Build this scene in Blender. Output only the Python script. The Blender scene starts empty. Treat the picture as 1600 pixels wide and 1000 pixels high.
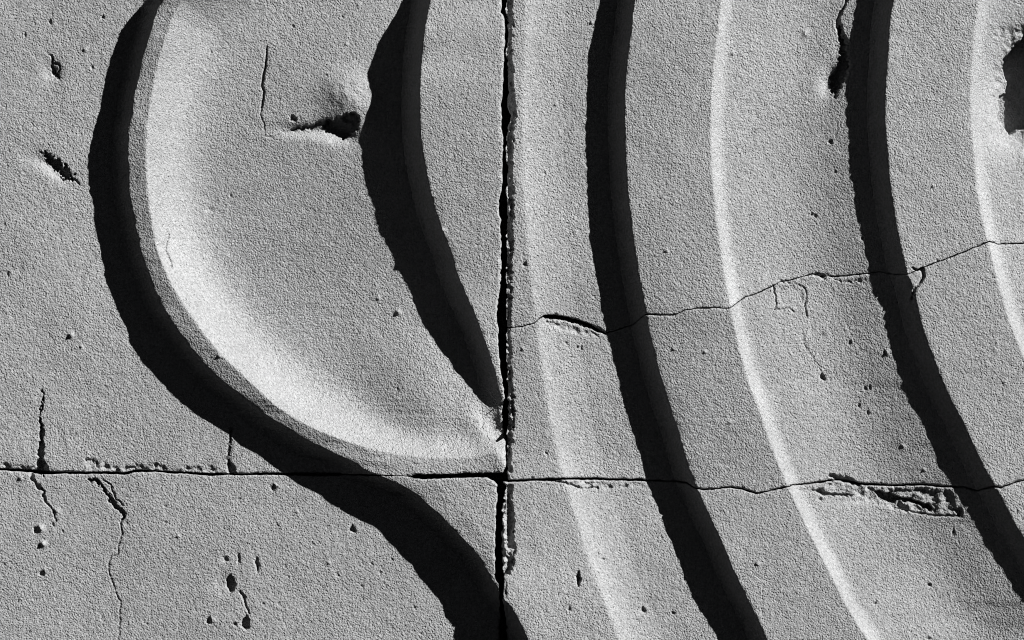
import bpy, math
import numpy as np

# ------------------------------------------------------------------ camera, sky, sun
S = 0.001                     # one relief unit = 1 mm
TH = math.radians(38)         # sun azimuth in the wall plane, above the horizontal, from the right
EL = math.radians(26)         # sun height above the wall plane
REF = 48.0
sc = bpy.context.scene
cam = bpy.data.objects.new('camera', bpy.data.cameras.new('camera'))
sc.collection.objects.link(cam)
cam.location = (0, -8.0, 0); cam.rotation_euler = (math.pi/2, 0, 0)
cam.data.lens = 180; cam.data.sensor_width = 36; cam.data.clip_end = 500
sc.camera = cam
sdir = (math.cos(EL)*math.cos(TH), -math.sin(EL), math.cos(EL)*math.sin(TH))
world = bpy.data.worlds.new('World'); sc.world = world; world.use_nodes = True
wn, wl = world.node_tree.nodes, world.node_tree.links
bg = wn['Background']
sky = wn.new('ShaderNodeTexSky'); sky.sky_type = 'NISHITA'; sky.sun_disc = False
sky.sun_elevation = math.asin(sdir[2]); sky.sun_rotation = math.atan2(sdir[0], sdir[1])
sky.altitude = 20000; sky.air_density = 0.2; sky.dust_density = 0.0; sky.ozone_density = 1.0
hs = wn.new('ShaderNodeHueSaturation'); hs.inputs['Saturation'].default_value = 0.12
wl.new(sky.outputs[0], hs.inputs['Color']); wl.new(hs.outputs[0], bg.inputs[0])
bg.inputs[1].default_value = 0.05
sl = bpy.data.lights.new('sun', 'SUN'); sl.energy = 5.0; sl.angle = math.radians(0.5); sl.color = (1, 1.0, 1.0)
so = bpy.data.objects.new('sun', sl); sc.collection.objects.link(so)
from mathutils import Vector
so.rotation_euler = Vector(sdir).to_track_quat('Z', 'Y').to_euler()
so.location = (3, -3, 3)
vs = sc.view_settings
vs.view_transform = 'Standard'; vs.look = 'None'; vs.gamma = 1; vs.use_curve_mapping = False
vs.exposure = 1.42
sc.render.engine = 'CYCLES'
sc.cycles.filter_width = 1.0

# ------------------------------------------------------------------ material
def stone_material(name, base, seed):
    m = bpy.data.materials.new(name); m.use_nodes = True
    n, l = m.node_tree.nodes, m.node_tree.links
    b = n['Principled BSDF']; b.inputs['Roughness'].default_value = 0.95
    b.inputs['Specular IOR Level'].default_value = 0.15
    tc = n.new('ShaderNodeTexCoord')
    mp = n.new('ShaderNodeMapping'); mp.inputs['Location'].default_value = (seed, seed*0.7, seed*1.3)
    l.new(tc.outputs['Object'], mp.inputs[0])
    def noise(scale, det, rough=0.5, dist=0.0):
        t = n.new('ShaderNodeTexNoise'); t.inputs['Scale'].default_value = scale
        t.inputs['Detail'].default_value = det; t.inputs['Roughness'].default_value = rough
        t.inputs['Distortion'].default_value = dist
        l.new(mp.outputs[0], t.inputs['Vector']); return t
    def rng(src, a, bb, c, d):
        r = n.new('ShaderNodeMapRange'); l.new(src, r.inputs[0])
        for i, v in enumerate((a, bb, c, d)): r.inputs[i+1].default_value = v
        return r.outputs[0]
    def mul(a, bb):
        r = n.new('ShaderNodeMath'); r.operation = 'MULTIPLY'; l.new(a, r.inputs[0]); l.new(bb, r.inputs[1]); return r.outputs[0]
    broad = rng(noise(4, 5, 0.6).outputs[0], 0.3, 0.7, 0.88, 1.08)
    mott = rng(noise(60, 3).outputs[0], 0.3, 0.7, 0.95, 1.05)
    speck = rng(noise(300, 3, 0.65).outputs[0], 0.32, 0.68, 0.7, 1.26)
    fac = mul(mul(broad, mott), speck)
    col = n.new('ShaderNodeVectorMath'); col.operation = 'SCALE'
    col.inputs[0].default_value = base
    l.new(fac, col.inputs['Scale']); l.new(col.outputs[0], b.inputs['Base Color'])
    # pitted grain about 4 mm across plus a finer one
    vo = n.new('ShaderNodeTexVoronoi'); vo.feature = 'F1'; vo.inputs['Scale'].default_value = 250
    l.new(mp.outputs[0], vo.inputs['Vector'])
    g1 = noise(380, 2, 0.5, 0.0)
    bp = n.new('ShaderNodeBump'); bp.inputs['Strength'].default_value = 1.0; bp.inputs['Distance'].default_value = 0.0022
    # rougher and smoother patches of the face
    patch = rng(noise(9, 3, 0.6).outputs[0], 0.35, 0.65, 0.75, 1.25)
    l.new(mul(g1.outputs[0], patch), bp.inputs['Height'])
    bp0 = n.new('ShaderNodeBump'); bp0.inputs['Strength'].default_value = 0.9; bp0.inputs['Distance'].default_value = 0.0018
    l.new(noise(120, 2, 0.5, 0.4).outputs[0], bp0.inputs['Height']); l.new(bp0.outputs[0], bp.inputs['Normal'])
    bp2 = n.new('ShaderNodeBump'); bp2.inputs['Strength'].default_value = 0.8; bp2.inputs['Distance'].default_value = 0.0010
    l.new(rng(vo.outputs[0], 0.05, 0.42, 0.0, 1.0), bp2.inputs['Height']); l.new(bp.outputs[0], bp2.inputs['Normal'])
    l.new(bp2.outputs[0], b.inputs['Normal'])
    return m
STONE = [stone_material('weathered_stone', (v, v*1.003, v*1.003), sd)
         for v, sd in ((0.20, 0.0), (0.197, 3.1), (0.205, 5.7), (0.202, 7.9), (0.2, 9.4))]
MORTAR = stone_material('dark_mortar', (0.09, 0.09, 0.09), 12.0)

# ------------------------------------------------------------------ noise
def vnoise(x, y, scale, seed):
    r = np.random.RandomState(seed); N = 256
    g = r.rand(N, N)*2-1
    u = x/scale+37.3; v = y/scale+71.9
    iu = np.floor(u).astype(int); iv = np.floor(v).astype(int)
    fu = u-iu; fv = v-iv
    fu = fu*fu*(3-2*fu); fv = fv*fv*(3-2*fv)
    a = g[iu % N, iv % N]; b = g[(iu+1) % N, iv % N]; c = g[iu % N, (iv+1) % N]; d = g[(iu+1) % N, (iv+1) % N]
    return (a*(1-fu)+b*fu)*(1-fv)+(c*(1-fu)+d*fu)*fv
def lnoise(x, y, scale, seed):
    g = np.random.RandomState(seed).rand(256, 256)*2-1
    u = x/scale+37.3; v = y/scale+71.9
    iu = np.floor(u).astype(int); iv = np.floor(v).astype(int); fu = u-iu; fv = v-iv
    a = g[iu % 256, iv % 256]; b = g[(iu+1) % 256, iv % 256]; c = g[iu % 256, (iv+1) % 256]; d = g[(iu+1) % 256, (iv+1) % 256]
    return np.where(fu > fv, a+(b-a)*fu+(d-b)*fv, a+(c-a)*fv+(d-c)*fu)
def sstep(t):
    t = np.clip(t, 0, 1); return t*t*(3-2*t)

# ------------------------------------------------------------------ carved lines of the relief (mm, y down)
def P(s): return np.array([[float(v) for v in q.split(',')] for q in s.split()])
lip1 = P('''1060,-330 900,-300 760,-270 600,-225 480,-185 400,-145 340,-95 295,-50 255,0 247,12 240,32 232,60 223,85 219,108 215,125 209,148 207,170 206,182
200,198 199,225 199,250 200,290 203,315 209,345 214,370 222,405 232,430 243,460 254,480 268,503 280,520 300,547 325,575 350,598 375,617 400,638
440,664 475,685 510,702 545,718 560,728 578,737 600,746 625,757 652,772 665,785 680,797 695,812 715,832 730,848 745,865 758,885 768,903 776,918
788,935 800,950 812,972 825,1000 850,1060 890,1160 930,1300''')
sh1 = P('''420,-230 330,-150 270,-80 213,0 202,15 192,30 184,46 178,65 172,82 167,95 162,112 158,130 156,152 151,175 145,195 140,215 135,235 133,255 134,275
136,300 142,320 144,345 146,365 150,385 154,405 157,425 159,437 168,458 177,480 187,502 197,518 198,535 206,551 223,574 240,590 255,607 270,625
290,641 305,654 325,665 345,675 357,683 370,697 385,706 400,715 415,727 432,736 450,750 470,765 500,778 510,790 525,800 545,808 580,821 590,828
605,848 620,866 640,885 655,905 668,923 690,943 695,960 700,968 709,980 710,1000 730,1060 770,1160 810,1300''')
lip2 = P('''790,-150 760,-118 725,-80 695,-42 672,0 668,20 663,50 659,80 657,110 656,140 656,165 657,190 658,215 662,248 666,270 672,295 679,325 688,352 697,375
704,392 712,420 722,445 733,470 747,502 757,530 765,555 772,575 777,595 781,620 783,640 787,665 800,690 815,720 830,760''')
sh2 = P('''740,-180 700,-130 660,-60 625,0 617,18 606,35 595,52 585,70 579,90 573,105 568,120 570,132 575,148 573,165 566,178 564,200 565,230 567,258 569,275
576,305 583,325 587,345 597,370 609,398 617,418 631,445 640,463 656,500 662,510 675,530 685,545 703,565 706,577 712,583 725,595 735,608 750,627 765,643
783,665 800,690 815,720 830,760''')
lip3 = P('''1060,-300 1030,-160 1005,-60 992,0 989,20 986,50 982,75 979,110 977,130 976,160 976,185 977,220 978,255 981,295 985,335 989,370 993,400 998,430 1003,455
1008,480 1011,500 1016,525 1023,550 1030,580 1038,605 1046,635 1055,660 1063,685 1070,710 1078,735 1084,752 1090,765 1099,785 1110,810 1120,830 1131,855
1143,885 1155,910 1170,940 1185,970 1199,1000 1235,1080 1290,1190 1340,1300''')
sh3 = P('''1004,-300 974,-160 949,-60 936,0 930,30 926,55 922,75 919,85 917,105 917,150 917,185 915,215 917,250 918,300 920,335 922,348 921,358 920,370 921,380
926,400 931,430 935,460 939,485 943,505 946,525 953,545 958,570 966,600 973,628 980,655 990,685 1000,710 1005,725 1009,748 1019,772 1028,795 1038,820
1040,832 1050,850 1060,875 1070,900 1080,930 1095,960 1110,985 1117,1000 1153,1080 1208,1190 1258,1300''')
lip4 = P('''1465,-300 1435,-160 1408,-60 1395,0 1390,30 1387,60 1385,100 1383,130 1382,170 1383,200 1385,225 1387,255 1389,280 1393,310 1397,335 1402,360 1407,385
1412,410 1418,428 1425,447 1429,465 1433,480 1438,500 1447,530 1458,560 1470,590 1483,620 1497,645 1510,672 1525,705 1540,735 1549,750 1560,770 1572,792
1585,818 1600,840 1640,915 1700,1020 1790,1160 1870,1300''')
sh4 = P('''1408,-300 1378,-160 1351,-60 1338,0 1333,30 1328,50 1325,70 1323,100 1321,125 1321,140 1322,155 1323,180 1325,200 1327,225 1327,255 1326,275 1330,290
1333,310 1338,335 1343,365 1348,385 1353,410 1355,430 1357,450 1363,468 1370,485 1377,503 1382,525 1390,545 1397,565 1403,590 1412,615 1420,633 1432,653
1443,675 1452,693 1458,705 1462,725 1470,740 1480,750 1490,770 1498,790 1510,802 1520,820 1530,840 1545,865 1560,890 1575,910 1587,930 1600,945 1640,1020
1730,1160 1810,1300''')
lip5 = lip4+np.array([410, 0]); sh5 = sh4+np.array([410, 0])
rim2 = P('860,-300 835,-150 822,0 816,150 817,250 822,350 830,430 838,500 846,570 856,630 867,690 882,750 898,800 916,860 932,905 950,952 968,1000 1010,1100 1090,1300')
rim3 = P('''1200,-300 1160,-130 1126,0 1120,50 1115,100 1111,150 1109,200 1110,250 1114,300 1119,350 1126,400 1134,450 1144,500 1155,550 1169,600 1185,640 1203,695
1226,752 1240,782 1255,815 1270,845 1285,875 1300,905 1320,945 1338,975 1355,1000 1410,1100 1520,1300''')
rim4 = P('''1610,-300 1560,-130 1527,0 1521,50 1517,100 1515,150 1516,200 1520,250 1525,300 1534,350 1543,385 1560,450 1574,500 1590,540 1602,570 1640,650 1690,750 1760,870
1840,1000 2000,1300''')
rim5 = rim4+np.array([410, 0])
rim1 = P('''1100,-290 760,-225 640,-192 520,-158 440,-120 380,-80 320,-35 285,0 270,25 258,60 248,90 240,125 234,165 229,200 227,250 230,300 236,345 243,385 255,420 270,450
285,475 303,500 322,527 345,555 375,583 400,607 430,635 465,658 500,675 540,690 580,702 620,711 660,715 700,716 740,714 770,709 800,700 900,640''')
YS = np.arange(-330, 1301, 1.0)
def fx(poly, sm=2.5):
    v = np.interp(YS, poly[:, 1], poly[:, 0])
    if sm:
        k = np.exp(-0.5*(np.arange(-12, 13)/sm)**2); k /= k.sum()
        v = np.convolve(np.pad(v, 12, mode='reflect', reflect_type='odd'), k, mode='valid')
    return v
class Curve:
    def __init__(s, v):
        s.v = v; s.n = 1/np.sqrt(1+np.gradient(v)**2)
    def __call__(s, y): return np.interp(y, YS, s.v)
    def nn(s, y): return np.interp(y, YS, s.n)
def rough_lip(poly, seed, amp=0.8):
    v = fx(poly, 3.0)
    z = YS*0
    return Curve(v+amp*vnoise(YS, z, 9, seed)+amp*0.7*vnoise(YS, z, 4, seed+1)+amp*0.9*vnoise(YS, z, 40, seed+2))
LIP = {1: rough_lip(lip1, 11, 0.55), 2: rough_lip(lip2, 21, 0.45), 3: rough_lip(lip3, 31, 0.4), 4: rough_lip(lip4, 41, 0.4), 5: rough_lip(lip5, 51, 0.6)}
SH = {1: Curve(fx(sh1, 1.5)), 2: Curve(fx(sh2, 1.5)), 3: Curve(fx(sh3, 1.5)), 4: Curve(fx(sh4, 1.5)), 5: Curve(fx(sh5, 1.5))}
RIM = {2: Curve(fx(rim2, 5)), 3: Curve(fx(rim3, 4)), 4: Curve(fx(rim4, 4)), 5: Curve(fx(rim5, 4))}
WALLW = {1: 28, 2: 30, 3: 26, 4: 27, 5: 27}
def foot(k, y): return LIP[k](y)-WALLW[k]/LIP[k].nn(y)
LEVEL = {1: 43.0, 2: 41.0, 3: 56.0, 4: 60.0, 5: 60.0}

def poly_dist(x, y, pl):
    best = np.full(x.shape, 1e18)
    for (ax, ay), (bx, by) in zip(pl[:-1], pl[1:]):
        dx, dy = bx-ax, by-ay; L = dx*dx+dy*dy
        if L == 0: continue
        t = np.clip(((x-ax)*dx+(y-ay)*dy)/L, 0, 1)
        best = np.minimum(best, (x-ax-t*dx)**2+(y-ay-t*dy)**2)
    return np.sqrt(best)
def in_poly(x, y, pl):
    ins = np.zeros(x.shape, bool); n = len(pl)
    for i in range(n):
        ax, ay = pl[i]; bx, by = pl[(i+1) % n]
        if ay == by: continue
        ins ^= ((ay > y) != (by > y)) & (x < (bx-ax)*(y-ay)/(by-ay)+ax)
    return ins
def rim1_d(x, y):
    d = poly_dist(x, y, rim1)
    return np.where(in_poly(x, y, rim1), d, -d)
# one table of the dish's distance field, looked up bilinearly
GX = np.arange(150, 901, 3.0); GY = np.arange(-300, 800, 3.0)
_gx, _gy = np.meshgrid(GX, GY, indexing='ij'); DT = rim1_d(_gx, _gy)
for _ in range(2):
    DT[1:-1, 1:-1] = (DT[1:-1, 1:-1]*2+DT[:-2, 1:-1]+DT[2:, 1:-1]+DT[1:-1, :-2]+DT[1:-1, 2:])/6
def lut(x, y):
    u = np.clip((x-GX[0])/3, 0, len(GX)-1.001); v = np.clip((y-GY[0])/3, 0, len(GY)-1.001)
    i = u.astype(int); j = v.astype(int); a = u-i; b = v-j
    return (DT[i, j]*(1-a)+DT[i+1, j]*a)*(1-b)+(DT[i, j+1]*(1-a)+DT[i+1, j+1]*a)*b

# fall of the hollow after the rim, as integrated slope
_D = np.arange(0, 700, 0.5)
def fall(slope): return np.concatenate([[0], np.cumsum(slope)[:-1]*0.5])
def sg(d, w): return 1/(1+np.exp(-d/w))
F1 = fall(np.where(_D < 14, 1.2*sstep((_D+2)/5), 1.2*np.exp(-0.5*((_D-14)/35)**2))-0.085*sstep((_D-60)/170))
F2 = None
F3 = fall(1.25*sstep((_D+1)/5)*(1-sg(_D-16, 3.2))+0.17*np.exp(-0.5*(_D/130)**2)-0.24*sstep((_D-95)/110))
def drop(k, x, y):
    if k == 1:
        d = lut(x, y)
        f = 1-0.55*sstep((y-470)/190)*sstep((x-500)/190)
        r = f*np.interp(np.clip(d, 0, None)/f, _D, F1)
        # fold running into the lower right corner of the dish
        ax, ay, bx, by = 708, 628, 772, 706
        ux, uy = bx-ax, by-ay; L = math.hypot(ux, uy); ux /= L; uy /= L
        s = (x-ax)*ux+(y-ay)*uy; q = (x-ax)*uy-(y-ay)*ux       # q > 0 to the upper right of the fold
        w = sstep(s/80)
        r = r-w*(3.5*np.exp(-0.5*((q+1)/11)**2))+w*15*sstep((q-1)/34)
        return r
    d = (x-RIM[k](y))*RIM[k].nn(y)
    dd = np.clip(d, 0, None)
    if k == 2:
        s0 = 0.27+0.22*sstep((y-300)/600)
        soft = np.log1p(np.exp(np.clip(d/1.6, -40, 40)))*1.6
        return s0*1.25*20*(1-np.exp(-soft/20))+0.20*85*(1-np.exp(-soft/85))
    return np.interp(dd, _D, F3)
AY = {}
def lev2r(y, X_=900.0): return 32-7*sstep((y-400)/170)+16*sstep((y-700)/220)+8*sstep((y-850)/90)*sstep((980-X_)/190)
def terrace_h(k, x, y):
    """height of terrace k, wall included; k = 0 is the plain ground of the relief"""
    if k == 0: return x*0.0
    dl = (x-LIP[k](y))*LIP[k].nn(y)
    sm, wob = AY[k]
    if k == 2:
        lev = lev2r(y, x)
        near = np.where(x < 792, np.interp(y, YS, sm), lev)
        return near+np.where(x < 792, np.interp(y, YS, wob)*np.exp(-np.clip(dl, 0, None)/14), 0)-drop(k, x, y)
    top = LEVEL[k]+(np.interp(y, YS, sm)-LEVEL[k])*np.exp(-np.clip(dl, 0, None)/(900 if k == 2 else 70))+np.interp(y, YS, wob)*np.exp(-np.clip(dl, 0, None)/14)
    if k == 1: top = top+0.14*np.clip(dl, 0, 26)
    return top-drop(k, x, y)
for k in (1, 2, 3, 4, 5):
    # height of each lip from the width of the shade it throws on the floor before it
    lx = fx({1: lip1, 2: lip2, 3: lip3, 4: lip4, 5: lip5}[k], 3.0)
    ds = np.arange(2, 220, 0.5)
    dist = np.zeros(len(YS))
    for i, y in enumerate(YS):
        g = lx[i]-ds*math.cos(TH)-SH[k](y+ds*math.sin(TH))
        j = np.where(g <= 0)[0]
        dist[i] = ds[j[0]] if len(j) else 100
    qx = lx-dist*math.cos(TH); qy = YS+dist*math.sin(TH)
    fl = terrace_h(k-1, qx, qy)
    A = fl+dist*math.tan(EL)
    if k == 1: A = np.where(YS < -60, 48, A)
    if k != 2: A = np.clip(A, LEVEL[k]-28, LEVEL[k]+14)
    else: A = np.clip(A, 15, LEVEL[k]+14)
    ker = np.exp(-0.5*(np.arange(-60, 61)/22)**2); ker /= ker.sum()
    sm = np.convolve(np.pad(A, 60, mode='edge'), ker, mode='valid')
    k2 = np.exp(-0.5*(np.arange(-12, 13)/3)**2); k2 /= k2.sum()
    A2 = np.convolve(np.pad(A, 12, mode='edge'), k2, mode='valid')
    AY[k] = (sm, np.clip(A2-sm, -5, 5))
    print('lip', k, A[[330, 430, 580, 730, 830, 930, 970, 1030, 1130, 1230, 1300]].round(1), 'floor', fl[[430, 830]].round(1))

# ------------------------------------------------------------------ joints and cracks between the stones
jh = P('-420,731 0,735 40,737 60,740 100,740 190,741 215,737 250,738 330,743 400,742 520,743 600,743 660,745 700,744 780,742 830,742')
j1 = P('''760,514 795,512 815,511 835,505 842,498 850,494 880,496 895,500 910,504 925,510 935,517 945,521 960,517 975,512 990,508 1000,498 1010,491 1030,492 1055,492 1070,485
1090,482 1115,481 1140,482 1150,475 1165,464 1185,458 1200,451 1220,440 1240,437 1270,428 1285,431 1310,432 1350,428 1375,424 1400,429 1420,428 1435,421 1460,411
1500,396 1530,384 1545,377 1560,381 1575,381 1600,380 1700,372 1850,360 2020,365''')
j2 = P('''760,753 800,752 850,750 880,749 940,750 1010,752 1060,753 1075,755 1085,763 1100,765 1120,764 1140,761 1160,764 1182,771 1200,767 1225,762 1240,758 1260,757 1290,753
1310,750 1345,757 1400,760 1440,758 1480,761 1510,762 1528,767 1550,760 1562,762 1580,755 1600,750 1700,738 1850,745 2020,740''')
vl = P('''784,-260 783,-20 784,0 782,18 787,26 789,32 789,45 788,80 786,120 784,150 783,200 786,215 785,250 784,295 780,305 779,335 782,342 783,400 782,450 777,480 776,500 779,520
779,550 782,575 786,600 789,622 785,635 785,660 789,690 790,700 790,728 786,738''')
vl2 = P('756,744 764,748 770,752 776,758 777,780 775,800 774,850 773,900 773,905 779,914 781,930 781,950 779,1000 777,1100 780,1260')
vr = P('''793.5,-260 790.5,-100 792.5,0 790.5,15 794.5,40 791.5,80 793.5,120 793.5,165 797.5,180 793.5,195 790.5,230 793.5,260 791.5,300 793.5,340 791.5,400 791.5,450 791.5,510 791.5,560 792.5,600 794.5,640 792.5,690 793.5,740 795.5,760''')
vr2 = P('786,752 789,760 785,800 784,850 786,900 786,935 788,950 792,1000 797,1100 794,1260')
def gy(pl, seed, amp):
    def f(x): return np.interp(x, pl[:, 0], pl[:, 1])+amp*vnoise(x, x*0, 5, seed)+amp*0.8*vnoise(x, x*0, 11, seed+1)
    return f
def gx(pl, seed, amp):
    def f(y): return np.interp(y, pl[:, 1], pl[:, 0])+amp*vnoise(y, y*0, 5, seed)+amp*0.8*vnoise(y, y*0, 12, seed+1)
    return f
JH, J1, J2 = gy(jh, 61, .5), gy(j1, 63, .45), gy(j2, 65, .5)
def bump1(x, a, b, e=8): return sstep((x-a)/e)*sstep((b-x)/e)
g_h = lambda x: 1.7+0.5*vnoise(x, x*0, 17, 71)+0.5*bump1(x, 440, 600)-1.0*bump1(x, 530, 650)+1.8*bump1(x, 640, 800)+0.8*bump1(x, 0, 90, 30)
g_1 = lambda x: 0.85+0.2*vnoise(x, x*0, 17, 72)+0.25*vnoise(x, x*0, 6, 75)+2.0*bump1(x, 845, 945, 14)-0.15*bump1(x, 1210, 1430)
g_2 = lambda x: 1.05+0.35*vnoise(x, x*0, 17, 73)+0.25*vnoise(x, x*0, 6, 77)+0.7*bump1(x, 790, 1010)+0.4*bump1(x, 1330, 1500)
VL, VL2, VR, VR2 = gx(vl, 74, .9), gx(vl2, 76, .9), gx(vr, 78, 1.5), gx(vr2, 80, 1.8)
const = lambda c: (lambda t: t*0.0+c)

# ------------------------------------------------------------------ wear: pits, chips, cracks, spalls
CR = []; CAV = []; PIT = []; DISH = []; SPALL = []
def crack(s, w, depth=9, jag=1.0):
    pl = P(s); w = np.array([float(q) for q in w.split()]) if isinstance(w, str) else np.full(len(pl), w)
    CR.append((pl, np.interp(np.linspace(0, 1, len(pl)), np.linspace(0, 1, len(w)), w), depth, jag))
def cavity(s, depth, edge=3.0, jag=2.0): CAV.append((P(s), depth, edge, jag))
def pit(x, y, rx, ry, depth, rot=0): PIT.append((x, y, rx, ry, depth, rot))
def dish(x, y, rx, ry, depth, rot=0): DISH.append((x, y, rx, ry, depth, rot))
def spall(s, depth, rough, edge=5): SPALL.append((P(s), depth, rough, edge))
# dish: crack and broken hole with a swelling over it
crack('414,68 412,95 408,118 406,132 409,140 407,155 405,165', '0.5 1.2 1.8 0.8 1.5 0.8', 7, .5)
crack('405,163 403,180 409,188 411,200 410,209 424,212 428,209 440,203 452,200', '0.6 0.5 0.5', 3.5, 1.4)
crack('452,201 470,197 485,195 505,190', '1.4 2.6 3.0 4', 9, 2.2)
cavity('501,188 508,183 518,184 530,178 540,173 552,174 560,181 558,193 553,203 545,210 535,215 522,209 508,203 502,197', 30, 3, 4)
pit(455, 182, 4.5, 4.5, 8); pit(508, 114, 2.2, 2, 2.5)
dish(476, 202, 44, 9, 9, 3); dish(524, 206, 28, 12, 13, 15)
dish(538, 144, 38, 28, -12.5, 35); dish(500, 190, 30, 12, 3, 0)
dish(556, 122, 20, 14, -3, 30)
spall('508,184 518,181 530,178 540,174 556,175 560,182 545,187 520,190', 2, 5, 3)
crack('262,365 258,380 258,392 263,402 267,418', 1.1, 4, .8)
# plain ground, upper left
pit(79, 107, 3.5, 10, 10, 8); pit(84, 113, 2, 9, 7, 25); pit(77, 92, 2.2, 4, 6); dish(77, 110, 14, 15, 7); crack('75,84 78,95 88,99 89,106 82,118', 1.2, 4, 1)
cavity('59,234 66,236 74,243 84,249 90,251 97,260 108,272 110,279 104,280 92,278 86,266 78,257 68,253 61,247', 12, 2.2, 9)
dish(76, 260, 30, 10, 8, 38); dish(40, 246, 16, 8, 1.5, 20)
crack('108,276 120,288', 1.0, 4, 1)
pit(156, 24, 3, 3, 5); pit(74, 32, 2, 4, 4); pit(8, 428, 2, 4, 4)
dish(107, 524, 3.6, 3.6, -6); dish(27, 420, 6, 10, 1.5)
crack('62,610 63,618 60,630 58,648 58,660 61,672 60,690 59,705 59,722 58,738', '0.2 0.4 0.5 0.9 1.5 3.0 4.6 4.8 5.5', 14, 2.6)
cavity('50,722 58,718 66,722 69,732 74,740 46,740 51,733', 14, 3, 3)
crack('359,670 357,683 356,700 354,716 355,726', '0.8 1.1 1.2 2.2', 8, .4)
cavity('351,729 355,723 362,727 366,736 363,744 357,743 353,736', 12, 2.5, 2)
spall('0,723 12,728 30,729 52,731 52,736 0,734', 2.5, 2.5, 3)
spall('128,718 140,714 150,722 165,727 190,729 220,728 238,725 256,730 262,735 300,730 320,727 335,730 345,735 345,741 128,739', 2.4, 4.2, 7)
pit(130, 721, 1.6, 4, 4); pit(147, 727, 1.6, 5, 4, 20); pit(240, 728, 2, 4, 4, -30)
# ground, lower left
crack('44,742 46,753 54,760 62,768 66,780 70,789 76,797 80,806 83,816', '3.0 2.2 2.4 2.0 1.2 0.8 0.6 0.4', 8, 2.2)
crack('136,750 150,755 160,767 167,780 175,792 184,798 190,804 188,814', '1.2 1.8 2.4 3.4 2.8 3.2 3.6 1.4', 13, 3.0)
crack('158,750 170,762 176,780 186,790', '1.0 1.6 1.2 1.0', 4, 2)
crack('188,812 185,825 187,836 182,852 182,866 176,873 170,872 167,882 165,892 169,905 174,916 178,930 185,945 184,965 183,985 181,1005 184,1050', '1.0 0.7 0.7 0.5 0.6 0.4', 3.5, 1.6)
pit(53, 830, 4, 4.5, 6); dish(59, 828, 5, 4.5, -6); pit(57, 855, 3, 3, 5); dish(63, 852, 4, 4, -6); pit(61, 898, 3, 4, 5); dish(65, 894, 4, 4, -2)
cavity('352,903 357,900 362,906 366,914 362,926 356,928 351,920 350,911', 13, 2.2, 1.6); dish(345, 915, 15, 16, 3)
cavity('376,972 383,964 387,970 387,984 381,987 374,982', 12, 2, 1.4)
pit(323, 972, 4, 5, 7); dish(329, 971, 5, 4, -2.5); pit(399, 885, 3, 11, 7); pit(371, 875, 2.5, 8, 6); pit(351, 876, 3.5, 5, 5, -20); pit(364, 978, 3, 3, 5)
crack('372,926 378,934 381,946 386,962', '1.2 2.2 1.0 0.8', 5, 1.2)
cavity('549,821 553,829 554,834 545,832 545,828', 9, 2, 1); pit(424, 763, 3.5, 5, 6); dish(429, 760, 4.5, 4, -2)
dish(621, 488, 4, 4, -5); pit(325, 82-5+0, 2, 2, 2); dish(324, 326, 5, 6, 2.5)
# upper right
crack('1326,-40 1327,-5 1321,8 1315,18 1310,30 1313,42 1316,52 1320,62', '1.2 1.3 1.4 1.6 2.6 4.0 4.8 6', 8, 1.4)
cavity('1313,38 1317,46 1320,58 1324,66 1326,80 1327,105 1322,125 1313,138 1303,146 1298,141 1299,127 1305,115 1307,100 1314,90 1312,78 1315,66 1312,52', 17, 2.5, 6)
dish(1298, 124, 13, 26, 13, 12); dish(1311, 84, 7, 30, 3); pit(1299, 222, 2.5, 3, 6); dish(1260, 51, 5, 5, -2.5); pit(1306, 150, 3, 3, 5)
crack('1308,188 1310,200 1306,218', .4, 1.5, 1); pit(1306, 268, 1.6, 3, 4)
cavity('1604,52 1592,66 1582,78 1571,92 1570,100 1575,113 1579,130 1576,142 1566,148 1564,160 1567,172 1561,184 1570,191 1573,199 1580,209 1588,204 1604,201 1622,196 1636,168 1640,112 1634,66 1620,50', 78, 5, 3)
dish(1583, 138, 37, 70, 38); dish(1590, 212, 40, 22, 10); dish(1556, 168, 16, 36, 3)
spall('1552,50 1562,40 1580,38 1608,40 1616,56 1600,72 1584,82 1572,80 1562,62', 3, 4.5, 14)
for q in ((1556, 148), (1547, 162), (1561, 171)): pit(q[0], q[1], 1.6, 2.4, 2.5)
pit(819, 413, 3, 3.5, 6)
cavity('846,494 870,492 888,496 905,500 925,508 942,514 946,522 930,516 905,508 880,500 850,499', 11, 2.2, 2.4)
spall('842,500 870,502 905,510 935,520 935,528 900,520 860,512 845,508', 2.2, 3, 5)
pit(902, 542, 2.2, 3, 4); pit(885, 535, 3, 2, 3); pit(909, 545, 1.5, 3, 3)
# chip on the last visible ridge
cavity('1417,420 1424,417 1432,420 1440,421 1443,430 1440,440 1433,446 1429,455 1424,463 1420,445', 1.6, 2.5, 2)
crack('1425,418 1433,422 1441,422 1442,432 1437,440 1431,448 1427,456 1425,470', '0.7 1.2 1.4 1.8 1.2 0.8 1.6 0.8', 7, 1.4)
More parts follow.
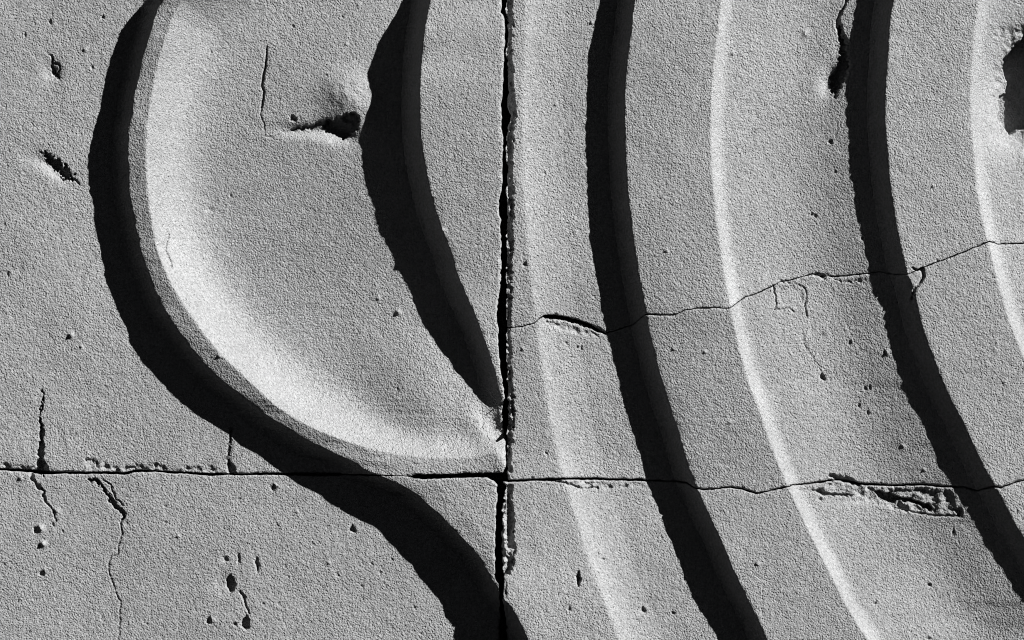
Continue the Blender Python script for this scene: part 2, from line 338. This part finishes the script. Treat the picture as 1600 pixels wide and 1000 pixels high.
# crazing by the crack on the third hollow
crack('1208,447 1211,455 1213,466 1214,474 1212,484', 0.8, 3.5, 1.3)
crack('1218,436 1228,442 1244,442 1255,448 1262,455 1262,466 1260,474', '0.8 0.9 0.7', 3, 1.3)
crack('1213,484 1222,484 1235,481 1242,487', 1.0, 3.5, 1.5); crack('1259,474 1260,484 1263,496', .9, 3, 1.3)
spall('1216,448 1240,444 1256,452 1258,472 1250,482 1220,480 1215,466', 1.6, 0.3, 6)
pit(1286, 432, 5, 4.5, 6); crack('1300,436 1330,441 1352,437', .8, 3, 2)
crack('1256,520 1257,532 1263,545 1272,560 1281,573 1285,582', .5, 2.0, 1.6); cavity('1286,584 1291,590 1291,594 1282,593 1283,587', 7, 2, .8)
for q in ((1330, 536), (1354, 608), (1362, 607), (1384, 552), (1343, 634), (1276, 338), (1271, 334), (1349, 0+372), (1358, 646)): pit(q[0], q[1], 2, 3.5, 4)
dish(1387, 551, 4, 4, -3)
# spalled patch under the lower crack
spall('1236,764 1262,765 1285,762 1305,750 1350,760 1400,764 1450,763 1486,768 1497,782 1504,800 1490,806 1465,807 1438,803 1400,797 1380,790 1345,778 1300,772 1270,770', 3.5, 4.2, 8)
cavity('1272,766 1283,764 1288,769 1306,772 1325,772 1338,776 1318,776 1300,776 1286,775', 9, 2, 2.0)
cavity('1366,769 1375,767 1395,772 1407,778 1425,779 1440,786 1452,788 1462,797 1455,799 1440,790 1420,784 1405,784 1392,787 1380,782', 24, 2.5, 3.2)
crack('1400,795 1430,801 1455,806 1480,807 1500,807', '0.9 1.4 1.6 1.2', 5, 1.2)
cavity('1492,797 1500,794 1505,799 1504,807 1498,808', 9, 2, 1.5)
spall('1303,745 1320,744 1340,752 1345,759 1310,754', 3.5, 3.5, 3)
crack('1298,743 1308,746 1318,751 1330,754 1345,758', '1.6 3.0 3.4 2.6 2.0', 10, 1.5); dish(1345, 782, 40, 7, 3.5); pit(1282, 780, 3, 2.5, 4); pit(1491, 832, 2, 5, 4)
spall('850,756 880,754 950,753 1008,755 1006,762 990,762 950,763 925,764 900,762 870,762', 2.2, 3.6, 5)
crack('848,752 868,753 885,755 898,761 910,764 935,763', '1.2 1.3 1.0', 5, 1)
for q in ((954, 762), (978, 761)): pit(q[0], q[1], 3.4, 2.2, 5)
# lower right
crack('904,893 904,905 903,917', '0.8 3.2 0.8', 9, .6); pit(903, 903, 3.6, 6, 6)
pit(1005, 955, 3, 4, 6); pit(1053, 960, 3.4, 2.8, 6); pit(1455, 916, 3.4, 3, 6); pit(1369, 943, 2.5, 2.2, 4); pit(944, 875, 3, 2, 3); pit(890, 950, 1.8, 5, 3); pit(888, 953, 2, 3, 4)
pit(1454, 1000, 2.5, 2.5, 4); pit(1345, 815, 5, 4, 1.5)
spall('782,756 803,756 800,780 804,810 802,830 806,860 801,885 796,898 782,903', 11, 9, 4)
crack('787,764 785,790 785,810 787,830 790,850 794,870', 1.4, -9, 2.5)
crack('800,768 798,785 801,800', 1.2, -7, 3)
spall('790,-250 800,-250 801,0 801,40 800,80 802,120 803,150 806,166 807,182 803,196 800,230 802,300 801,380 799,450 798,512 799,560 800,600 805,640 801,665 799,740 792,742 792,560 790,500', 7, 6, 3)
rq = np.random.RandomState(9)
for pl in (j1, j2, jh):
    for i in range(46):
        xx = rq.choice((rq.uniform(-100, 740), rq.uniform(820, 1700))); yy = np.interp(xx, pl[:, 0], pl[:, 1])
        if not pl[0, 0] < xx < pl[-1, 0]: continue
        w = rq.uniform(2, 7); t = rq.uniform(1.2, 3.0); sg_ = rq.choice((-1, 1))
        spall(f'{xx-w},{yy} {xx-w*.4},{yy+sg_*t} {xx+w*.5},{yy+sg_*t*1.3} {xx+w},{yy} {xx},{yy-sg_}', rq.uniform(1.0, 2.5), 1.5, 2)
rs = np.random.RandomState(5)
for i in range(130):                      # scattered small pinholes and grains
    x, y = (rs.uniform(-200, 1800), rs.uniform(-150, 1150)) if i % 3 else (rs.uniform(0, 700), rs.uniform(760, 1000))
    r = rs.uniform(1.2, 2.2); pit(x, y, r, r*rs.uniform(1, 2), rs.uniform(0.8, 2.8), rs.uniform(-30, 30))
for i in range(60):
    x, y = rs.uniform(-200, 1800), rs.uniform(-150, 1150)
    r = rs.uniform(2.2, 4); dish(x, y, r, r, -rs.uniform(1.6, 3.2))

def rough(x, y, s=3.0, seed=90):
    return 0.5*vnoise(x, y, s*2.2, seed)+0.35*vnoise(x, y, s, seed+1)+0.25*vnoise(x, y, s*4.5, seed+2)
def facet(x, y, s, seed):
    a = lnoise(x*0.8+y*0.6, y*0.8-x*0.6, s*2.4, seed)
    b = lnoise(x*0.5-y*0.87, y*0.5+x*0.87, s*1.3, seed+1)
    return 0.75*a+0.35*b-0.35*np.abs(vnoise(x*0.9+y*0.43, y*0.9-x*0.43, s*1.5, seed+2))
def details(x, y):
    out = np.zeros(x.shape)
    wx = vnoise(x, y, 5, 101)+0.7*vnoise(x, y, 2.6, 103); wy = vnoise(x, y, 5, 102)+0.7*vnoise(x, y, 2.6, 104)
    def box(x0, x1, y0, y1, m): return np.where((x > x0-m) & (x < x1+m) & (y > y0-m) & (y < y1+m))[0]
    for (px, py, rx, ry, dep, rot) in DISH:
        R = max(rx, ry)*2.6; i = box(px, px, py, py, R)
        if not len(i): continue
        c, s = math.cos(math.radians(rot)), math.sin(math.radians(rot))
        dx, dy = x[i]-px, y[i]-py; u = (dx*c+dy*s)/rx; v = (-dx*s+dy*c)/ry
        out[i] -= dep*np.exp(-(u*u+v*v))*(1+0.07*vnoise(x[i], y[i], 9, 107))+min(0.5*abs(dep)/8, 0.35)*np.exp(-(u*u+v*v)*.7)*vnoise(x[i], y[i], 4, 108)
    for pl, dep, rg, e in SPALL:
        i = box(pl[:, 0].min(), pl[:, 0].max(), pl[:, 1].min(), pl[:, 1].max(), 6)
        if not len(i): continue
        a, b = x[i]+2.5*wx[i], y[i]+2.5*wy[i]
        d = poly_dist(a, b, np.vstack([pl, pl[:1]])); d = np.where(in_poly(a, b, pl), d, -d)
        m = sstep((d+e*0.3)/e)
        out[i] -= m*(dep+rg*facet(x[i], y[i], 4.4, 111))
    for pl, w, dep, jag in CR:
        i = box(pl[:, 0].min(), pl[:, 0].max(), pl[:, 1].min(), pl[:, 1].max(), 12)
        if not len(i): continue
        a, b = x[i]+jag*wx[i], y[i]+jag*wy[i]
        best = np.full(len(i), 1e9)
        for q in range(len(pl)-1):
            ax, ay = pl[q]; dx, dy = pl[q+1]-pl[q]; L = dx*dx+dy*dy+1e-9
            t = np.clip(((a-ax)*dx+(b-ay)*dy)/L, 0, 1)
            d = np.hypot(a-ax-t*dx, b-ay-t*dy)-(w[q]*(1-t)+w[q+1]*t)
            best = np.minimum(best, d)
        out[i] -= dep*sstep(0.55-best/1.6)
    for pl, dep, e, jag in CAV:
        i = box(pl[:, 0].min(), pl[:, 0].max(), pl[:, 1].min(), pl[:, 1].max(), 8)
        if not len(i): continue
        a, b = x[i]+jag*wx[i]*.6, y[i]+jag*wy[i]*.6
        d = poly_dist(a, b, np.vstack([pl, pl[:1]])); d = np.where(in_poly(a, b, pl), d, -d)
        m = sstep((d+0.8)/e)
        out[i] -= dep*m*(1+0.12*rough(x[i], y[i], 3, 115))
    for (px, py, rx, ry, dep, rot) in PIT:
        R = max(rx, ry)*1.8+3; i = box(px, px, py, py, R)
        if not len(i): continue
        c, s = math.cos(math.radians(rot)), math.sin(math.radians(rot))
        dx, dy = x[i]-px+1.5*wx[i], y[i]-py+1.5*wy[i]; u = (dx*c-dy*s)/rx; v = (dx*s+dy*c)/ry
        out[i] -= dep*sstep(1.35-np.sqrt(u*u+v*v))
    return out
def undulation(x, y):
    h = 1.3*vnoise(x, y, 150, 121)+0.7*vnoise(x, y, 60, 122)+0.28*vnoise(x, y, 22, 123)+0.14*vnoise(x, y, 9, 124)
    # grain stands in the stone as real pits and grains too
    g = vnoise(x, y, 3.4, 125)
    h += 0.12*g+0.08*vnoise(x, y, 6.0, 126)
    return h
GRAIN = 1.0

# ------------------------------------------------------------------ mesh builder
STEP = 1.5
def ysamples(y0, y1):
    a = []
    y = y0
    while y < y1:
        a.append(y); y += STEP if -8 <= y <= 1008 else 5.0
    a.append(y1); return np.array(a)
def make_surface(name, terr, bps, y0, y1, top, bot, xl, xr, blk, edge_r, mat, parent=None):
    """bps: list of functions of y, left to right; terr 0..5 gives the height law"""
    nom = ysamples(y0, y1); t = (nom-y0)/(y1-y0)
    cols = []
    for a, b, wall in bps:
        ya = nom
        A = np.clip(a(ya), xl(ya), xr(ya)); B = np.clip(b(ya), xl(ya), xr(ya))
        inside = (ya > -8) & (ya < 1008)
        wmax = (B-A)[inside].max() if inside.any() else (B-A).max()
        st = STEP
        if np.all(B[inside] < 2) or np.all(A[inside] > 1605): st = 6.0
        n = max(2, int(math.ceil(wmax/st)))
        if wall: n = 14
        cols.append((a, b, np.linspace(0, 1, n+1)))
    X = []
    Tm = t[:, None]
    xs_all, ys_all = [], []
    for ci, (a, b, u) in enumerate(cols):
        if ci: u = u[1:]
        u = u[None, :]
        Y = np.repeat(nom[:, None], u.shape[1], 1)
        for _ in range(8):
            XA = np.clip(a(Y), xl(Y), xr(Y)); XB = np.clip(b(Y), xl(Y), xr(Y))
            Xc = XA*(1-u)+XB*u
            Y = top(Xc)*(1-Tm)+bot(Xc)*Tm
        xs_all.append(Xc); ys_all.append(Y)
    X = np.concatenate(xs_all, 1); Y = np.concatenate(ys_all, 1)
    R, Cn = X.shape
    x = X.ravel(); y = Y.ravel()
    if terr == 0: H = terrace_h(0, x, y)
    else:
        H = terrace_h(terr, x, y)
        lw = LIP[terr](y); fw = foot(terr, y)
        below = blk['floor'](x, y) if 'floor' in blk else terrace_h(terr-1, x, y)
        s = np.clip((x-fw)/(lw-fw), 0, 1)
        wallh = below+(H-below)*(0.15*s+0.85*s**1.9)
        H = np.where(x < lw, wallh, H)
        # slightly worn arris
        dl = (x-lw)*LIP[terr].nn(y)
        H -= 1.3*np.exp(-np.clip(dl, 0, None)/1.6)*(x >= lw-0.01)*(0.6+0.5*vnoise(y, x*0, 7, 131))
        if terr > 1 or True:
            near = np.abs(dl)
            chip = np.clip(vnoise(x, y, 6, 133)+0.6*vnoise(x, y, 13, 134)-0.95, 0, 1)
            H -= 5*chip*np.exp(-near/3)
    H = H+undulation(x, y)
    # worn edges of the block
    ed = [(y-top(x)), (bot(x)-y), (x-xl(y)), (xr(y)-x)]
    calm = 1-0.9*sstep((x-520)/30)*sstep((650-x)/30)*sstep((y-725)/10)*sstep((760-y)/10)
    calm = calm*(1-0.95*sstep((x-735)/20)*sstep((840-x)/20)*sstep((y-875)/20)*sstep((975-y)/15))
    for dd, (r, chip) in zip(ed, edge_r):
        if r == 0: continue
        rr = r*(1+0.5*vnoise(x, y, 14, 141)+0.35*vnoise(x, y, 5, 142))
        q = np.clip(1-dd/np.maximum(rr, .5), 0, 1)
        H -= calm*rr*(1-np.sqrt(1-np.clip(q, 0, .999)**2))
        if chip:
            c = np.clip(vnoise(x, y, 8, 143)+0.6*vnoise(x, y, 3.4, 144)-0.35, 0, 1)
            H -= calm*chip*c*np.exp(-np.clip(dd, 0, None)/(r*1.3))
    H += details(x, y)
    H = np.maximum(H, -70)
    H += blk.get('lift', 0)
    idx = np.arange(R*Cn).reshape(R, Cn)
    a_, b_, c_, d_ = idx[:-1, :-1].ravel(), idx[1:, :-1].ravel(), idx[1:, 1:].ravel(), idx[:-1, 1:].ravel()
    wt = x[d_]-x[a_]; wb = x[c_]-x[b_]
    keep = (wt+wb) > 0.02
    F = np.stack([a_, b_, c_, d_], 1)[keep]
    if not len(F): return None
    # boundary edges -> skirt going back into the wall
    E = np.concatenate([F[:, [0, 1]], F[:, [1, 2]], F[:, [2, 3]], F[:, [3, 0]]])
    key = np.sort(E, 1); key = key[:, 0].astype(np.int64)*(R*Cn)+key[:, 1]
    uq, first, cnt = np.unique(key, return_index=True, return_counts=True)
    BE = E[first[cnt == 1]]
    bl = np.hypot(x[BE[:, 0]]-x[BE[:, 1]], y[BE[:, 0]]-y[BE[:, 1]]) > 1e-3
    BE = BE[bl]
    bv = np.unique(BE); mp = -np.ones(R*Cn, np.int64); mp[bv] = np.arange(len(bv))+R*Cn
    mid = -np.ones(R*Cn, np.int64); mid[bv] = np.arange(len(bv))+R*Cn+len(bv)
    SK = np.concatenate([np.stack([BE[:, 1], BE[:, 0], mp[BE[:, 0]], mp[BE[:, 1]]], 1),
                         np.stack([mp[BE[:, 1]], mp[BE[:, 0]], mid[BE[:, 0]], mid[BE[:, 1]]], 1)])
    x3 = np.concatenate([x, x[bv], x[bv]]); y3 = np.concatenate([y, y[bv], y[bv]])
    h3 = np.concatenate([H, H[bv]-3.0, np.full(len(bv), -75.0)])
    FF = np.concatenate([F, SK])
    used = np.unique(FF); re = -np.ones(len(x3), np.int64); re[used] = np.arange(len(used))
    FF = re[FF]; x3, y3, h3 = x3[used], y3[used], h3[used]
    co = np.stack([(x3-800)*S, -(h3-REF)*S, (500-y3)*S], 1).astype(np.float32)
    me = bpy.data.meshes.new(name)
    me.vertices.add(len(co)); me.vertices.foreach_set('co', co.ravel())
    me.loops.add(FF.size); me.loops.foreach_set('vertex_index', FF.ravel().astype(np.int32))
    me.polygons.add(len(FF)); me.polygons.foreach_set('loop_start', np.arange(0, FF.size, 4, dtype=np.int32))
    me.update(calc_edges=True); me.validate()
    me.polygons.foreach_set('use_smooth', np.ones(len(me.polygons), bool))
    me.materials.append(mat)
    o = bpy.data.objects.new(name, me); sc.collection.objects.link(o)
    if parent is not None: o.parent = parent
    print(name, len(me.polygons))
    return o

# ------------------------------------------------------------------ the wall
wall = bpy.data.objects.new('stone_relief', None); sc.collection.objects.link(wall)
wall.location = (0, 0, 0)
wall['label'] = 'grey weathered stone relief carved with sweeping curved ridges, cracked and pitted in raking sun'
wall['category'] = 'relief'
def slab(x0, x1, y0, y1, h0, h1, name, mat, parent):
    v = [((x-800)*S, -(h-REF)*S, (500-y)*S) for h in (h0, h1) for x, y in ((x0, y0), (x1, y0), (x1, y1), (x0, y1))]
    f = [(0, 1, 2, 3), (7, 6, 5, 4), (0, 4, 5, 1), (1, 5, 6, 2), (2, 6, 7, 3), (3, 7, 4, 0)]
    me = bpy.data.meshes.new(name); me.from_pydata(v, [], f); me.materials.append(mat)
    o = bpy.data.objects.new(name, me); sc.collection.objects.link(o); o.parent = parent
    return o
X0, X1, Y0, Y1 = -400, 2000, -250, 1250
W = lambda k: (lambda y: foot(k, y), lambda y: LIP[k](y), True)
E0 = (0, 0)
def span(a, b): return (a, b, False)
ft = {k: (lambda y, k=k: foot(k, y)) for k in LIP}
lp = {k: (lambda y, k=k: LIP[k](y)) for k in LIP}
blk0 = {}
# upper left block: plain ground, leaf-shaped dish, ridge along the joint
top = const(Y0); bot = lambda x: JH(x)-g_h(x)
xl = const(X0); er = [E0, (2.0, 3), E0, (3.6, 4)]
a = make_surface('stone_block', 0, [span(const(X0), const(-2.0)), span(const(-2.0), ft[1])], Y0, 741, top, bot, xl, VL, blk0, er, STONE[0], wall)
a['label'] = 'upper left block with the hollow leaf-shaped carving'
b = make_surface('carved_dish', 1, [W(1), span(lp[1], ft[2])], Y0, 741, top, bot, xl, VL, blk0, er, STONE[0], a)
b['label'] = 'hollow leaf-shaped carving with a bright inner slope and a broken hole'
make_surface('carved_band', 2, [W(2), span(lp[2], VL)], Y0, 741, top, bot, xl, VL, blk0, er, STONE[0], a)
# lower left block
top = lambda x: JH(x)+g_h(x); bot = const(Y1); er = [(1.8, 2), E0, E0, (3.2, 3)]
a = make_surface('stone_block', 0, [span(const(X0), const(-2.0)), span(const(-2.0), ft[1])], 745, Y1, top, bot, xl, VL2, blk0, er, STONE[1], wall)
a['label'] = 'lower left block with pits and branching cracks'
def drop_off(k):
    pass
_drop = drop
def drop(k, x, y): return x*0.0 if k == 1 else _drop(k, x, y)      # below the joint the first ridge has no dish
make_surface('carved_band', 1, [W(1), span(lp[1], VL2)], 745, Y1, top, bot, xl, VL2, blk0, er, STONE[1], a)
drop = _drop
# three stones right of the upright joint
def right_block(mat, y0, y1, top, bot, xl, er, label, lift, low=False):
    core = make_surface('stone_block', 0, [span(xl, ft[1])], y0, y1, top, bot, xl, const(X1), blk0, er, mat, wall) if low else \
        slab(812, X1-4, y0+12 if y0 == Y0 else y0+70, y1-12 if y1 == Y1 else y1-150 if not y0 == 512 else y1-70, -74, -20, 'stone_block', mat, wall)
    core['label'] = label
    bk = {'lift': lift}
    xr = const(X1)
    global drop
    if low:
        bk2 = {'floor': lambda x, y: x*0.0, 'lift': lift}
        # the first curve cuts this stone's lower left corner; the second band starts on its lip
        s1 = AY[2]; l2 = LIP[2]
        LIP[2] = LIP[1]; AY[2] = (AY[1][0], AY[1][1])
        make_surface('carved_band', 2, [W(1), span(lambda y: np.maximum(LIP[1](y), xl(y)), ft[3])], y0, y1, top, bot, xl, xr, bk2, er, mat, core)
        LIP[2] = l2; AY[2] = s1
    else:
        l2, s2 = LIP[2], AY[2]
        LIP[2] = Curve(YS*0+600.0); AY[2] = (YS*0+LEVEL[2], YS*0)
        make_surface('carved_band', 2, [span(xl, ft[3])], y0, y1, top, bot, xl, xr, bk, er, mat, core)
        LIP[2], AY[2] = l2, s2
    # the floors seen by the third wall must be those of the band just built
    l2, s2 = LIP[2], AY[2]
    LIP[2] = Curve(YS*0+600.0); AY[2] = (YS*0+LEVEL[2], YS*0)
    make_surface('carved_band', 3, [W(3), span(lp[3], ft[4])], y0, y1, top, bot, xl, xr, bk, er, mat, core)
    LIP[2], AY[2] = l2, s2
    make_surface('carved_band', 4, [W(4), span(lp[4], ft[5])], y0, y1, top, bot, xl, xr, bk, er, mat, core)
    make_surface('carved_band', 5, [W(5), span(lp[5], const(X1))], y0, y1, top, bot, xl, xr, bk, er, mat, core)
    return core
vr_all = VR
right_block(STONE[2], Y0, 480, const(Y0), lambda x: J1(x)-g_1(x), VR, [E0, (1.2, 1.5), (5.5, 5), E0], 'upper right block with a deep hole near its right side', 0.0)
right_block(STONE[3], 512, 752, lambda x: J1(x)+g_1(x), lambda x: J2(x)-g_2(x), VR, [(1.2, 1.5), (1.3, 2), (5.0, 5), E0], 'middle right block between the two long cracks', 0.0)
right_block(STONE[4], 755, Y1, lambda x: J2(x)+g_2(x), const(Y1), VR2, [(1.5, 3), E0, (4, 3), E0], 'lower right block with a flaked patch along its top edge', 0.0, low=True)
mo = slab(X0-6, X1+6, Y0-6, Y1+6, -130, -76, 'mortar_bed', MORTAR, wall)
mo['label'] = 'dark mortar deep in the joints'
